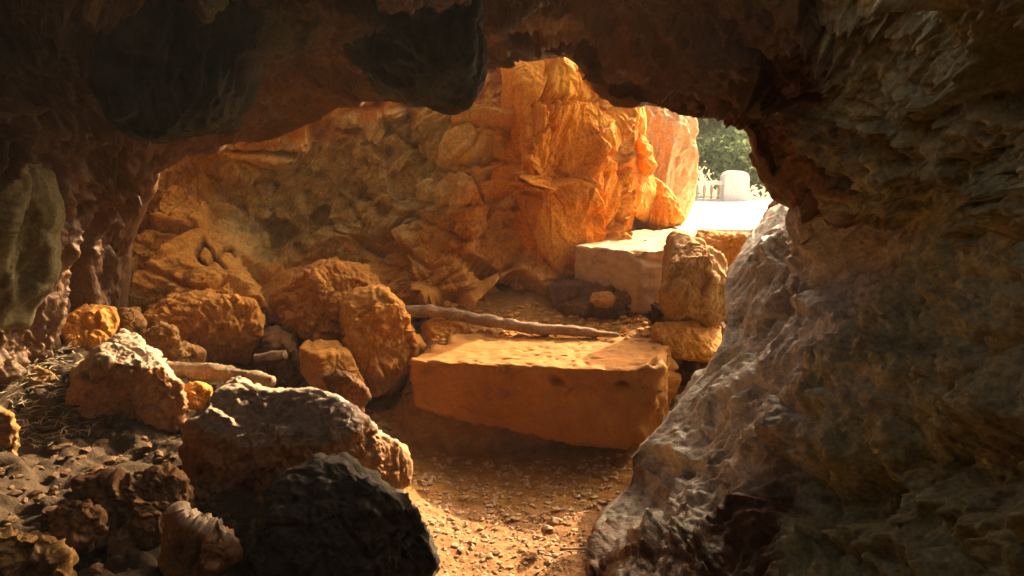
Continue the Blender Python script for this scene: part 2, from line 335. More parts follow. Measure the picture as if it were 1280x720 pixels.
# rear gap left uncut; unseen ceiling gap added to let sky light onto the foreground
fc = G.reshape(-1, 3)[q].mean(1)
gap = (fc[:, 1] < 0.3) & (fc[:, 2] > 1.9) & (fc[:, 0] < -0.35) & (fc[:, 0] > -1.1) & (fc[:, 1] > -0.8)
gpx, gpy = PIX(fc)
sky_gap = (fc[:, 1] > 1.2) & (fc[:, 1] < 2.3) & (gpy < -90) & (fc[:, 0] > -0.6) & (fc[:, 0] < 0.75) & (fc[:, 2] > 1.9)
q = q[~sky_gap]
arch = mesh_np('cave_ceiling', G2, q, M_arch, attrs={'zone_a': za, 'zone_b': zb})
tag(arch, 'brown overhanging rock arch framing the view, folded wall on the right', kind='structure')
del G, gf, Nn, h, fold, drip, knob, vert

# ------------------------------------------------------------------ back wall of the chamber
BACK = [(60, 150, 4.7), (60, 300, 4.6), (60, 450, 4.5), (170, 250, 4.95), (170, 350, 4.8), (170, 450, 4.7), (240, 210, 5.25), (235, 290, 4.95), (255, 320, 4.8), (300, 345, 4.75), (290, 400, 4.6), (300, 300, 5.1),
        (340, 320, 5.35), (330, 230, 5.4), (400, 180, 5.45), (400, 260, 5.5), (440, 310, 5.4), (470, 220, 5.55), (480, 290, 5.45), (540, 240, 5.45), (560, 170, 5.5), (560, 300, 5.25), (530, 345, 5.12), (590, 345, 5.12), (588, 200, 5.32), (592, 270, 5.2), (640, 320, 5.3), (700, 335, 5.35), (700, 400, 5.45), (640, 360, 5.22),
        (680, 372, 5.35), (520, 130, 5.5), (420, 90, 5.3), (300, 120, 5.1), (150, 100, 4.7), (620, 60, 5.7), (700, 200, 5.7), (700, 40, 5.6), (440, 450, 5.3), (560, 440, 5.3), (350, 450, 5.2), (-100, 200, 4.3), (-100, 450, 4.3), (-300, 300, 3.9), (500, -200, 5.2), (100, -150, 4.5), (640, 450, 5.3), (760, 330, 5.5), (800, 430, 5.4)]
bk = rbf(BACK)
nu, nv = 420, 640
ux = np.r_[np.linspace(-330, 140, 90, endpoint=False), np.linspace(140, 640, 540, endpoint=False), np.linspace(640, 790, 60)]
uy = np.r_[np.linspace(-260, 90, 70, endpoint=False), np.linspace(90, 440, 340, endpoint=False), np.linspace(440, 520, 25)]
nu, nv = len(uy), len(ux)
UX, UY = np.meshgrid(ux, uy)
dd = bk(UX, UY)
dd += 0.3 * smooth(366, 374, UY + 6 * np.sin(UX / 17.0)) * smooth(480, 520, UX)         # recess under the wall
dd += 0.03 * blob(UX, UY, 392, 262, 50, 9, 48) + 0.16 * blob(UX, UY, 335, 285, 60, 9, 35) + 0.18 * blob(UX, UY, 270, 214, 36, 7, 0)
dd += 0.16 * blob(UX, UY, 478, 262, 60, 7, 40) + 0.14 * blob(UX, UY, 600, 340, 70, 8, 35)
dd -= 0.10 * blob(UX, UY, 560, 243, 30, 14, 0) + 0.10 * blob(UX, UY, 450, 160, 50, 12, 25) + 0.08 * blob(UX, UY, 460, 190, 50, 10, 30)
G = W(UX, UY, dd)
k0 = int(np.argmax(uy > 45)); tq = ((uy[k0] - uy[:k0]) / 305.0)[:, None]
G[:k0, :, 0] = G[k0, :, 0][None]; G[:k0, :, 1] = G[k0, :, 1][None] + 2.6 * tq; G[:k0, :, 2] = G[k0, :, 2][None] + 0.25 * np.sin(np.clip(tq * 4, 0, 1.57))
Nn = normals(G); Nn = Nn if Nn[200, 400, 1] < 0 else -Nn
gf = G.reshape(-1, 3); X_, Y_ = UX.ravel(), UY.ravel()
p2 = gf.copy(); a = R(-38); cx, sx = math.cos(a), math.sin(a)
p2[:, 0], p2[:, 2] = (gf[:, 0] * cx - gf[:, 2] * sx) * 0.62, gf[:, 0] * sx + gf[:, 2] * cx        # bedding runs down to the right
tb = p2[:, 2] * 4.6 + 0.55 * perlin(gf, 1.7, 36) + 0.35 * p2[:, 0]; fr = tb - np.floor(tb)
lay = (fr - smooth(0.86, 1.0, fr) * 1.0) * (0.35 + smooth(-.4, .4, perlin(gf, 1.2, 37)))
tb2 = p2[:, 2] * 11.0 + 0.8 * perlin(gf, 3.1, 38); fr2 = tb2 - np.floor(tb2); lay2 = (fr2 - smooth(0.8, 1.0, fr2)) * smooth(-.1, .5, perlin(gf, 2.0, 39))
h = rugged(p2, 1.15, 31.0, 1.15) + 0.085 * lay + 0.03 * lay2 + 0.012 * ridged(gf, 13, 2, 33) * smooth(0.0, 0.3, perlin(gf, 1.1, 40))
def groove(pts, wd, dp):
    pts = np.array(pts, float); best = np.full(X_.shape, 1e9)
    for (x0, y0), (x1, y1) in zip(pts[:-1], pts[1:]):
        vx, vy = x1 - x0, y1 - y0; t = np.clip(((X_ - x0) * vx + (Y_ - y0) * vy) / (vx * vx + vy * vy), 0, 1)
        best = np.minimum(best, np.hypot(X_ - x0 - t * vx, Y_ - y0 - t * vy))
    return dp * np.exp(-(best / wd) ** 2)
gl = groove([(255, 305), (246, 319), (250, 327), (259, 330), (266, 324), (268, 317), (262, 310), (255, 305)], 2.3, 0.05)
gl = np.maximum(gl, groove([(266, 317), (272, 324), (282, 334)], 2.3, 0.05)); gl = np.maximum(gl, groove([(271, 324), (274, 315), (282, 310), (291, 311), (296, 317)], 2.3, 0.05))
soft = np.clip(1.5 * blob(X_, Y_, 274, 320, 40, 30), 0, 1); h = h * (1 - 0.9 * soft) - gl; mark = np.clip(gl / 0.035, 0, 1) * np.clip(0.75 + 0.9 * perlin(gf, 22, 44), 0, 1)
h -= groove([(202, 345), (218, 350), (232, 358), (245, 362), (262, 360), (282, 350)], 3.0, 0.06)
for cp, cw, cd in (([(506, 125), (512, 160), (524, 199)], 7, .14), ([(384, 243), (392, 258), (404, 272), (414, 286), (440, 298), (470, 312)], 3, .08), ([(250, 221), (275, 224), (300, 216), (322, 226), (345, 233)], 4, .08), ([(427, 238), (440, 262), (452, 282)], 3, .07),
                   ([(480, 250), (510, 270), (545, 282), (590, 300)], 3, .06), ([(470, 130), (490, 160), (515, 180)], 3, .06), ([(420, 165), (450, 172), (490, 188)], 3, .07), ([(430, 190), (455, 205), (480, 210)], 2.5, .05), ([(500, 310), (530, 330), (560, 332)], 3, .07),
                   ([(335, 262), (350, 290), (345, 320)], 3, .06), ([(300, 190), (330, 205), (372, 208), (410, 222)], 2.5, .05), ([(560, 290), (585, 320), (612, 345)], 3.5, .09), ([(533, 250), (560, 254), (590, 252)], 2.5, .06), ([(220, 235), (228, 262), (222, 290)], 2.5, .04)):
    h -= groove([(x + 3 * math.sin(x * .7), y + 2.5 * math.cos(y * .9)) for x, y in cp], cw, cd)
h -= groove([(247, 256), (262, 262), (276, 270), (288, 271)], 2.2, 0.05)
G2 = gf + Nn.reshape(-1, 3) * h[:, None]
za = np.clip(1.0 * blob(X_, Y_, 380, 250, 150, 90) + 0.8 * blob(X_, Y_, 520, 200, 80, 80), 0, 1)
zb = np.clip(0.9 * blob(X_, Y_, 215, 290, 70, 90) + 0.5 * blob(X_, Y_, 600, 250, 50, 90), 0, 1)
bw = mesh_np('cave_wall', G2, grid_quads(nu, nv), M_back, attrs={'zone_a': za, 'zone_b': zb, 'mark': mark})
tag(bw, 'cracked ochre back wall of the cave with a diamond mark cut into it', kind='structure')
del G, gf, Nn, h, X_, Y_

# ------------------------------------------------------------------ solid rocks blown up from an outline
def solid(name, outline, y0, T, mat, seed=0, amp=0.03, f0=3.0, nu=90, nv=170, tilt=(0, 0), n=2.4, cuts=(), fl=None, facets=8, facet_h=(0.72, 0.95), cen=None, bias=0.0, pits=0.0, keep=0.5, custom=None, chisel=0):
    O = np.array(outline, float); c = O.mean(0) if cen is None else np.array(cen, float)
    P_ = np.vstack([O, O[:1]]); sg = np.r_[0, np.cumsum(np.linalg.norm(np.diff(P_, axis=0), axis=1))]
    tt = np.linspace(0, sg[-1], nv, endpoint=False); ox, oy = np.interp(tt, sg, P_[:, 0]), np.interp(tt, sg, P_[:, 1])
    k3 = np.array([.25, .5, .25])
    for _ in range(3):
        ox = .25 * np.roll(ox, 1) + .5 * ox + .25 * np.roll(ox, -1); oy = .25 * np.roll(oy, 1) + .5 * oy + .25 * np.roll(oy, -1)
    tf = np.linspace(0, math.pi, 3000); rf = np.abs(np.sin(tf)) ** (2 / n); df = np.sign(np.cos(tf)) * np.abs(np.cos(tf)) ** (2 / n)
    Rm = np.hypot(ox - c[0], oy - c[1]).mean() / F * y0; al = np.r_[0, np.cumsum(np.hypot(np.diff(rf) * Rm, np.diff(df) * T))]
    wt = np.where(np.arange(3000) < 1650, 1.0, 0.45); al = np.r_[0, np.cumsum(np.diff(al) * wt[1:])]
    th = np.interp(np.linspace(al[-1] * 0.004, al[-1] * 0.996, nu), al, tf)[:, None]
    rr = np.abs(np.sin(th)) ** (2 / n); dc = np.sign(np.cos(th)) * np.abs(np.cos(th)) ** (2 / n)
    px = c[0] + (ox - c[0])[None] * rr; py = c[1] + (oy - c[1])[None] * rr
    yy = y0 + tilt[0] * (px - c[0]) + tilt[1] * (py - c[1]) - T * dc + bias * (1 - rr) * 0
    V = W(px, py, yy)
    ctr = W(c[0], c[1], y0); sc_ = np.abs(V - ctr).max(axis=(0, 1)); sc_ = np.maximum(sc_, 1e-3)
    rnd = random.Random(seed * 77 + 5); Q = (V - ctr).reshape(-1, 3) / sc_
    cs = list(cuts)
    for _ in range(facets):
        v = Vector((rnd.gauss(0, 1), rnd.gauss(0, 1) - 0.4, rnd.gauss(0, 0.8))).normalized(); cs.append((*v, rnd.uniform(*facet_h)))
    for _ in range(chisel):
        v = Vector((rnd.gauss(0, .75), -abs(rnd.gauss(0, .6)) - 0.35, rnd.gauss(0.1, .7))).normalized(); cs.append((*v, rnd.uniform(.50, .85)))
    for cx_, cy_, cz_, hh in cs:
        nn = np.array([cx_, cy_, cz_], float); nn /= np.linalg.norm(nn); e = Q @ nn - hh; Q = Q - nn[None] * (np.maximum(e, 0) * 0.92)[:, None]
    V = (Q * sc_).reshape(nu, nv, 3) + ctr
    N_ = normals(V, True); outw = V - ctr
    if (N_ * outw).sum() < 0: N_ = -N_; flip = True
    else: flip = False
    p = V.reshape(-1, 3)
    s1 = seed * 1.7 + 3
    cr, rv, f1 = cracked(p, f0 * 1.3, 0.14, s1)
    fa, ea = facet(p, f0 * 1.2, s1 + 1, 0.25); fb, eb = facet(p, f0 * 3.6, s1 + 2, 0.3)
    h = amp * (0.6 * fbm(p, f0, 2, s1) + 1.2 * f0 * fa - 0.5 * cr + 1.0 * f0 * fb + 0.45 * ridged(p, f0 * 2.3, 4, s1 + 4, .6) + 0.14 * fbm(p, f0 * 10, 2, s1 + 8))
    if custom: h = custom(p, px.ravel(), py.ravel())
    if fl: h = h * 0.5 + flutes(p, s1, fl[1], fl[2], 0.2) * fl[0]
    if pits:
        w1 = worley(warp(p, 8, 0.03, s1), fl[1] if fl else 13.0, s1 + 2)[0]; h = h - pits * (1 - smooth(0.1, 0.5, w1))
    sil = (1 - keep * np.exp(-((th - math.pi / 2) / 0.25) ** 2)) * np.ones((1, nv))
    V = (p + N_.reshape(-1, 3) * (h * sil.ravel())[:, None])
    base = V.min(0); org = np.array([ctr[0], ctr[1], base[2]])
    a0 = V[:nv].mean(0); a1 = V[-nv:].mean(0); V = np.vstack([V, a0, a1]) - org
    q = grid_quads(nu, nv, True, flip)
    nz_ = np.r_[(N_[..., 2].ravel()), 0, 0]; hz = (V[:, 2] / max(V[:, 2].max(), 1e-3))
    o = mesh_np(name, V, q, mat, attrs={'zone_a': np.clip(smooth(0.15, 0.7, nz_) * smooth(0.4, 0.8, hz), 0, 1)})  # paler on high upward faces: sky light put into the colour
    # end caps
    bmn = nu * nv
    me = o.data; bm = bmesh.new(); bm.from_mesh(me); bm.verts.ensure_lookup_table()
    for j in range(nv):
        f = (bm.verts[j], bm.verts[(j + 1) % nv], bm.verts[bmn]); g = (bm.verts[(nu - 1) * nv + (j + 1) % nv], bm.verts[(nu - 1) * nv + j], bm.verts[bmn + 1])
        for t in (f, g):
            x = bm.faces.new(t if flip else t[::-1]); x.smooth = True
    bm.to_mesh(me); bm.free()
    o.location = org
    return o

# bright buttress and rocks toward the exit
def px_groove(x, y, pts, wd, dp):
    pts = np.array(pts, float); best = np.full(x.shape, 1e9)
    for (x0, y0), (x1, y1) in zip(pts[:-1], pts[1:]):
        vx, vy = x1 - x0, y1 - y0; t = np.clip(((x - x0) * vx + (y - y0) * vy) / (vx * vx + vy * vy), 0, 1)
        best = np.minimum(best, np.hypot(x - x0 - t * vx, y - y0 - t * vy))
    return dp * np.exp(-(best / wd) ** 2)
def buttress_relief(p, x, y):
    q = p * np.array([1, 1, 0.45]); a, ea = facet(p * np.array([1, 1, .7]), 1.5, 71, .35); b, eb = facet(q, 4.5, 72, .4); c, ec = facet(q, 13, 73, .4)
    pt = smooth(-.3, .3, perlin(p, 1.6, 74))
    h = .06 * fbm(p, 1.0, 2, 75) + .55 * a + .30 * b * (.4 + pt) + .32 * c * (.4 + .8 * pt) - .03 * (1 - smooth(0, .05, ea)) - .016 * (1 - smooth(0, .07, eb)) * pt
    h += .016 * ridged(q, 8, 4, 76, .62) * (.3 + pt) + .004 * fbm(p, 40, 2, 77)
    w_ = 2 * np.sin(x * .6 + y * .3)
    for pts, wd, dp in (([(592, 252), (612, 232), (618, 208), (645, 206)], 2.6, .09), ([(618, 208), (600, 200), (590, 196)], 2.5, .06), ([(636, 240), (660, 226), (690, 214), (700, 190)], 2.2, .05), ([(645, 150), (650, 190), (664, 230), (668, 262)], 2.5, .06),
                        ([(672, 75), (680, 100), (676, 130), (690, 160)], 3, .07), ([(748, 190), (756, 220), (748, 250), (720, 275)], 3, .06), ([(700, 205), (735, 228), (748, 250)], 2, .04), ([(640, 150), (670, 128), (700, 130), (745, 128)], 3, .05),
                        ([(655, 300), (672, 320), (690, 338)], 3, .08), ([(790, 130), (786, 170), (796, 210), (790, 262)], 3, .06), ([(606, 270), (640, 300), (668, 345)], 3, .06)):
        h -= px_groove(x + w_, y + w_, pts, wd, dp)
    return h
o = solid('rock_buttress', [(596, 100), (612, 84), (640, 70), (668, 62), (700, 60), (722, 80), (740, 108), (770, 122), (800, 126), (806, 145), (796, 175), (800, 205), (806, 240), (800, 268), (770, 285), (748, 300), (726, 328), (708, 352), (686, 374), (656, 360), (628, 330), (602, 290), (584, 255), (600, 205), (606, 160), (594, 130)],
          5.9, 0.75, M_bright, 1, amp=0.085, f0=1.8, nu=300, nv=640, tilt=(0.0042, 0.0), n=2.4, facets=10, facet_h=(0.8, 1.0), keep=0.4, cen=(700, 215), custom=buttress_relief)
tag(o, 'glowing orange rock buttress between back wall and the exit', kind='structure')
o = solid('rock_outcrop', [(780, 120), (815, 128), (845, 135), (862, 150), (864, 180), (873, 205), (868, 235), (858, 262), (846, 290), (800, 300), (770, 260), (765, 180)], 7.6, 0.5, M_far, 2, amp=0.07, f0=2.2, nu=120, nv=220, n=3, fl=(0.05, 6.0, (0.1, 0, 1)), cen=(815, 215))
tag(o, 'paler fluted rock outcrop beside the exit, behind the orange buttress', kind='structure')
def rock(name, label, cat, *a, group=None, **k):
    return tag(solid(name, *a, **k), label, cat, group)
rock('rock', 'small bright orange rock hummock with pale ledges left of the exit', 'rock', [(800, 232), (806, 222), (822, 226), (836, 240), (846, 258), (856, 276), (850, 286), (815, 290), (795, 284), (792, 255)], 6.7, 0.3, M_bright, seed=3, chisel=4, amp=0.03, f0=5, nu=70, nv=130, facets=5, fl=(0.02, 14, (0, 0, 1)))
rock('rock', 'upper pale-topped orange rock knob perched against the buttress by the exit', 'rock', [(790, 172), (797, 166), (806, 172), (812, 190), (818, 206), (815, 216), (800, 220), (788, 205)], 6.4, 0.22, M_bright, seed=4, amp=0.02, f0=6, nu=60, nv=110, facets=5)

# hanging masses
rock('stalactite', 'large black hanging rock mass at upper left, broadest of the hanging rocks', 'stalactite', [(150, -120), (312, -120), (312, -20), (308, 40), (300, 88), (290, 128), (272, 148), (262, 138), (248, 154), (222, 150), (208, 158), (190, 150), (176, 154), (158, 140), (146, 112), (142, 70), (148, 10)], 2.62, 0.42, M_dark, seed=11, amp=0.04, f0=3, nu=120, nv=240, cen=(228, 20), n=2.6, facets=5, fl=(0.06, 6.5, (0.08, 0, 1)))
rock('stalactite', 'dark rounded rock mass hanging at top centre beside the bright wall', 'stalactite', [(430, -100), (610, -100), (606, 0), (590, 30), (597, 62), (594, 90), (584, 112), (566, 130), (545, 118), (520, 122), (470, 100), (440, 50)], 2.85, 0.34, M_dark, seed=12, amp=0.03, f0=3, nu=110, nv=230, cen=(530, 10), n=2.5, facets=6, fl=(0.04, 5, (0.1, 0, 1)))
rock('stalactite', 'grey drip-edged hanging rock right of the black mass at the top', 'stalactite', [(322, -60), (395, -60), (388, 0), (386, 30), (372, 52), (350, 66), (332, 62), (322, 30)], 2.5, 0.14, M_pale, seed=14, amp=0.03, f0=6, nu=70, nv=140, cen=(352, 0), fl=(0.03, 8, (0.2, 0, 1)))
rock('stalactite', 'short pale drip point hanging from the top edge above the black mass', 'stalactite', [(232, -40), (280, -40), (276, 6), (262, 22), (258, 29), (252, 20), (240, 10)], 2.15, 0.07, M_pale, seed=15, amp=0.02, f0=8, nu=50, nv=90, cen=(256, -5))
rock('stalactite', 'small stubby brown hanging rock between the grey drip and round mass', 'stalactite', [(395, -50), (448, -50), (444, 8), (436, 22), (424, 36), (410, 44), (398, 40), (390, 10)], 2.75, 0.12, M_arch, seed=16, amp=0.02, f0=6, nu=50, nv=100, cen=(420, 0))
rock('rock_column', 'pale olive fluted rock column at the left edge of the view', 'column', [(-60, 60), (0, 82), (22, 88), (34, 104), (38, 150), (40, 190), (52, 220), (60, 262), (58, 310), (52, 350), (38, 376), (18, 396), (-10, 410), (-70, 420)], 3.15, 0.35, M_pale, seed=17, amp=0.03, f0=4, nu=110, nv=220, cen=(-10, 240), fl=(0.05, 5.5, (0.12, 0, 1)))
rock('rock_column', 'thin red-brown rock rib beside the pale olive column', 'column', [(38, 96), (56, 100), (66, 130), (69, 150), (60, 168), (52, 190), (46, 230), (38, 200), (34, 140)], 3.5, 0.12, M_arch, seed=18, amp=0.02, f0=6, nu=60, nv=110, cen=(50, 150))

# ------------------------------------------------------------------ cave floor
CTRL = [(0, 1, 0), (0, 2, 0), (0, 2.8, 0), (0, 3.6, 0.0), (0.5, 3.6, 0.02), (0.7, 3.0, 0.05), (0.4, 2, 0), (1.4, 3, 0.1), (1.5, 1, 0.1), (-0.35, 3.4, 0.03), (-0.45, 2.6, 0.05), (-0.4, 1.8, 0.02), (-0.4, 0.8, 0), (-0.9, 2.6, 0.3), (-0.9, 3.2, 0.34), (-0.9, 1.8, 0.26),
        (-1.2, 3.8, 0.36), (-1.6, 3.4, 0.45), (-1.4, 2.7, 0.39), (-1.3, 2.1, 0.42), (-2.1, 3.6, 0.70), (-2.4, 3.0, 0.6), (-2.2, 2.2, 0.5), (-1.7, 1.5, 0.4), (-2.4, 1.0, 0.4), (-1.6, 4.3, 0.38), (-2.2, 4.4, 0.62), (-3, 4, 0.8), (-1.0, 4.4, 0.22), (-0.6, 4.1, 0.08), (-1.2, 4.9, 0.42), (-0.8, 5.2, 0.42), (-0.55, 4.7, 0.25),
        (0, 0, 0), (0, -2, 0), (-2, -1, 0.2), (2, -1, 0.1), (3, 3, 0.3), (0.6, 4.4, 0.1), (0, 4.4, 0.1), (0, 6, 0.6), (1, 6, 0.6), (3, 6, 0.7), (-3, 6, 0.9)]
fl_ = rbf(CTRL)
nx_, ny_ = 460, 470
xs = np.linspace(-4.2, 3.2, nx_); ys = np.r_[np.linspace(-3.1, 1.2, 70, endpoint=False), np.linspace(1.2, 6.4, ny_ - 70)]
XX, YY = np.meshgrid(xs, ys)
ZZ = fl_(XX, YY)
fp = np.stack([XX.ravel(), YY.ravel(), ZZ.ravel()], 1)
nz = fbm(fp, 1.4, 3, 50).reshape(XX.shape)
def bank(x, y):
    lo = 4.02 + 0.06 * np.sin(x * 5)
    return smooth(lo, lo + 0.28, y) * smooth(-0.75, -0.45, x) * (1 - smooth(0.84, 0.93, x) * (1 - smooth(4.75, 4.95, y)))
bk_z = 0.53 + np.clip((YY - 4.35) * 0.15, 0, 0.25)
bm_ = bank(XX + 0.05 * nz, YY + 0.08 * nz)
ZZ = ZZ * (1 - bm_) + bk_z * bm_
rough = smooth(-0.45, -0.9, XX) 
pathm = (1 - smooth(0.0, 0.25, XX - 0.75)) * smooth(-0.6, -0.35, XX) * (1 - smooth(3.7, 4.0, YY))
ff = fbm(fp, 6, 3, 52).reshape(XX.shape); rg = ridged(fp, 11, 3, 54).reshape(XX.shape)
f1 = worley(warp(fp * np.array([1, 1.4, 1]), 9, 0.03, 2), 17, 6)[0].reshape(XX.shape)
ZZ = ZZ + 0.05 * nz * (1 - 0.75 * pathm) + (0.014 + 0.045 * rough) * ff + (0.006 + 0.010 * rough) * rg - 0.016 * (f1 - 0.4) * (0.6 + rough)
def floor_z(x, y):
    i = np.searchsorted(ys, y) - 1; j = np.searchsorted(xs, x) - 1
    i = min(max(i, 0), len(ys) - 2); j = min(max(j, 0), len(xs) - 2); return float(ZZ[i:i + 2, j:j + 2].mean())
za = np.clip(1.0 * (1 - smooth(-1.0, -0.5, XX)), 0, 1); zb = np.clip(smooth(3.1, 3.6, YY) * smooth(-1.0, -0.6, XX), 0, 1)
o = mesh_np('cave_floor', np.stack([XX, YY, ZZ], -1).reshape(-1, 3), grid_quads(len(ys), nx_), M_soil, attrs={'zone_a': za, 'zone_b': zb})
tag(o, 'earthen cave floor, trodden reddish path in the middle and a stony bank on the left', kind='structure')

# ------------------------------------------------------------------ slab steps
def slab(name, corners_top, corners_bot, mat, label, seed, amp=0.006, chip=0.02, res=0.02):
    """corners in world metres: front-left, front-right, right-side, back-right, back-left ... (top and bottom rings match)"""
    T_ = np.array(corners_top, float); B_ = np.array(corners_bot, float); n = len(T_)
    ring_t, ring_b = [], []
    for i in range(n):
        j = (i + 1) % n; m_ = max(2, int(np.linalg.norm(T_[j] - T_[i]) / res))
        for k in range(m_):
            ring_t.append(T_[i] + (T_[j] - T_[i]) * k / m_); ring_b.append(B_[i] + (B_[j] - B_[i]) * k / m_)
    rt, rb = np.array(ring_t), np.array(ring_b); nn = len(rt); c = T_.mean(0); cb = B_.mean(0)
    rows = []
    for k in np.linspace(0.0, 1, 36, endpoint=False)[1:]: rows.append(c + (rt - c) * k)
    rows.append(c + (rt - c) * 0.992); rows.append(c + (rt - c) * 0.999 - np.array([0, 0, 0.006]))
    for k in np.linspace(0.04, 1, 26): rows.append(rt * (1 - k) + rb * k)
    for k in np.linspace(0.95, 0.02, 12): rows.append(cb + (rb - cb) * k)
    Gd = np.array(rows); N_ = normals(Gd, True)
    if (N_ * (Gd - (c + cb) / 2)).sum() < 0: N_ = -N_; fl2 = True
    else: fl2 = False
    p = Gd.reshape(-1, 3)
    edge = np.zeros(Gd.shape[:2]); edge[33:42] = 1
    hh = amp * fbm(p, 5, 3, seed) + 0.5 * amp * fbm(p, 20, 2, seed + 3) - chip * np.clip(perlin(p, 9, seed + 5) - 0.25, 0, 1) * edge.ravel() * 2
    side = smooth(0.55, 0.75, p[:, 0]) * (p[:, 1] < 4.6); fa_, _ = facet(p, 7, seed + 7, .3)
    tp = (np.arange(len(rows))[:, None] < 33) * np.ones((1, nn)); hh = hh * (1 - 0.85 * tp.ravel()) + 0.5 * fa_ * side * (1 - tp.ravel()) - 0.010 * smooth(.25, .6, perlin(p, 26, seed + 8)) + 0.006 * ridged(p * np.array([1, 1, .25]), 6, 2, seed + 9)
    p = p + N_.reshape(-1, 3) * hh[:, None]
    org = np.array([c[0], c[1], p[:, 2].min()])
    o = mesh_np(name, p - org, grid_quads(len(rows), nn, True, fl2), mat); o.location = org
    tag(o, label, 'step'); return o
def Wz(px, py, z):
    u = (360 - py) / F; dy = math.cos(PITCH) + u * math.sin(PITCH); dz = -math.sin(PITCH) + u * math.cos(PITCH); t = (z - EYE) / dz
    return np.array([(px - 640) / F * t, dy * t, z])
t0 = W(513, 452, 3.95); t1 = W(660, 458, 3.86); t2 = W(787, 463, 3.78); t3 = W(836, 450, 3.98)
zt = 0.60
tops = [W(513, 452, 3.98), W(590, 455, 3.93), W(700, 461, 3.86), W(787, 463, 3.80), W(820, 456, 3.86), W(838, 443, 4.05), np.array([0.92, 4.48, 0.565]), np.array([-0.35, 4.48, 0.565])]
bots = [W(520, 508, 4.00), W(600, 531, 3.95), W(690, 550, 3.88), W(783, 564, 3.80), W(812, 545, 3.90), W(836, 500, 4.1), np.array([0.92, 4.48, 0.2]), np.array([-0.35, 4.48, 0.3])]
slab('stone_step', tops, bots, M_conc, 'thick concrete step slab, lower of the two, undercut above the earthen path', 60, amp=0.019, chip=0.11)
tops = [W(722, 308, 5.25), W(760, 313, 5.15), W(800, 316, 5.1), W(838, 314, 5.05), W(870, 300, 5.2), W(870, 284, 6.4), W(840, 284, 6.4), W(742, 300, 5.9)]
zt = 1.0
for k in range(len(tops)): tops[k][2] = 1.032
tops[0] = Wz(720, 308, 1.03); tops[1] = Wz(760, 312, 1.03); tops[2] = Wz(800, 315, 1.03); tops[3] = Wz(840, 313, 1.03)
bots = [t.copy() for t in tops]
for b, dz in zip(bots, (0.3, 0.42, 0.4, 0.4, .4, .4, .4, .4)): b[2] -= dz; b[1] += 0.04
slab('stone_step', tops, bots, M_conc2, 'upper pale concrete step with drip-stained face below the exit', 66, amp=0.012, chip=0.05)

# exit platform and the land outside
def box(name, x0, x1, y0, y1, z0, z1, mat, parent=None, bev=0.01, loc=None):
    bm = bmesh.new(); bmesh.ops.create_cube(bm, size=1)
    for v in bm.verts: v.co = Vector((x0 + (x1 - x0) * (v.co.x + .5), y0 + (y1 - y0) * (v.co.y + .5), z0 + (z1 - z0) * (v.co.z + .5)))
    if bev: bmesh.ops.bevel(bm, geom=list(bm.edges), offset=bev, segments=2, affect='EDGES')
    return bm_obj(name, bm, mat, parent)
pz = 1.03
a0 = 6.42
o = box('platform', W(846, 285, 6.42)[0], 7.5, a0, 11.3, 0.6, pz, M_white, bev=0.03); tag(o, 'sunlit white paved landing outside the cave mouth', kind='structure')
# outdoor ground
gx_ = np.concatenate([-np.geomspace(900, 6, 14), np.linspace(-5, 14, 40), np.geomspace(15, 900, 14)]); gy_ = np.concatenate([np.linspace(11.0, 24, 30), np.geomspace(25, 1500, 22)])
XG, YG = np.meshgrid(gx_, gy_); gp = np.stack([XG.ravel(), YG.ravel(), np.zeros(XG.size)], 1)
ZG = 0.72 + 0.05 * fbm(gp, 0.5, 2, 71).reshape(XG.shape)
o = mesh_np('ground', np.stack([XG, YG, ZG], -1).reshape(-1, 3), grid_quads(*XG.shape), M_ground); tag(o, 'earth and scrub ground outside the cave', kind='structure')
xg2 = np.linspace(1.6, 12, 40); yg2 = np.linspace(4.0, 11.2, 40); XG, YG = np.meshgrid(xg2, yg2); gp = np.stack([XG.ravel(), YG.ravel(), np.zeros(XG.size)], 1)
ZG = 0.74 + 0.05 * fbm(gp, 0.8, 3, 72).reshape(XG.shape)
o = mesh_np('ground', np.stack([XG, YG, ZG], -1).reshape(-1, 3), grid_quads(*XG.shape), M_ground); tag(o, 'rocky ground right of the exit landing', kind='structure')

# balustrade
def Wy(px, py, y): return Vector(W(px, py, y))
rl = empty('balustrade', (2.6, 11.0, 0.72)); tag(rl, 'low white concrete balustrade with a round-topped post outside the exit', 'balustrade')
def post(px):
    p = Wy(px, 254, 11.0); bm = bmesh.new(); wd = 0.175; top = Wy(px, 213, 11.0).z
    prof = []
    for k in range(13):
        a = math.pi * k / 12; prof.append((math.cos(a) * wd, top - 0.11 + math.sin(a) ** 0.7 * 0.11))
    prof = [(wd, 0.70)] + prof + [(-wd, 0.70)]
    vf = [bm.verts.new((x, -0.13, z)) for x, z in prof]; vb = [bm.verts.new((x, 0.13, z)) for x, z in prof]
    bm.faces.new(vf[::-1]); bm.faces.new(vb)
    for i in range(len(prof)):
        j = (i + 1) % len(prof); bm.faces.new((vf[i], vf[j], vb[j], vb[i]))
    bmesh.ops.bevel(bm, geom=[e for e in bm.edges if abs(e.verts[0].co.y - e.verts[1].co.y) < 1e-6], offset=0.012, segments=2, affect='EDGES')
    for v in bm.verts: v.co += Vector((p.x - 2.6, 0, -0.72))
    return bm_obj('post', bm, M_white, rl)
post(917)
zr1, zr0 = Wy(885, 226, 11.0).z, Wy(885, 231, 11.0).z
x_l = Wy(845, 230, 11.0).x; x_p = Wy(917, 230, 11.0).x
box('rail', x_l - 1.6 - 2.6, x_p - .15 - 2.6, -0.07, 0.07, zr0 - .72, zr1 - .72, M_white, rl, 0.008)
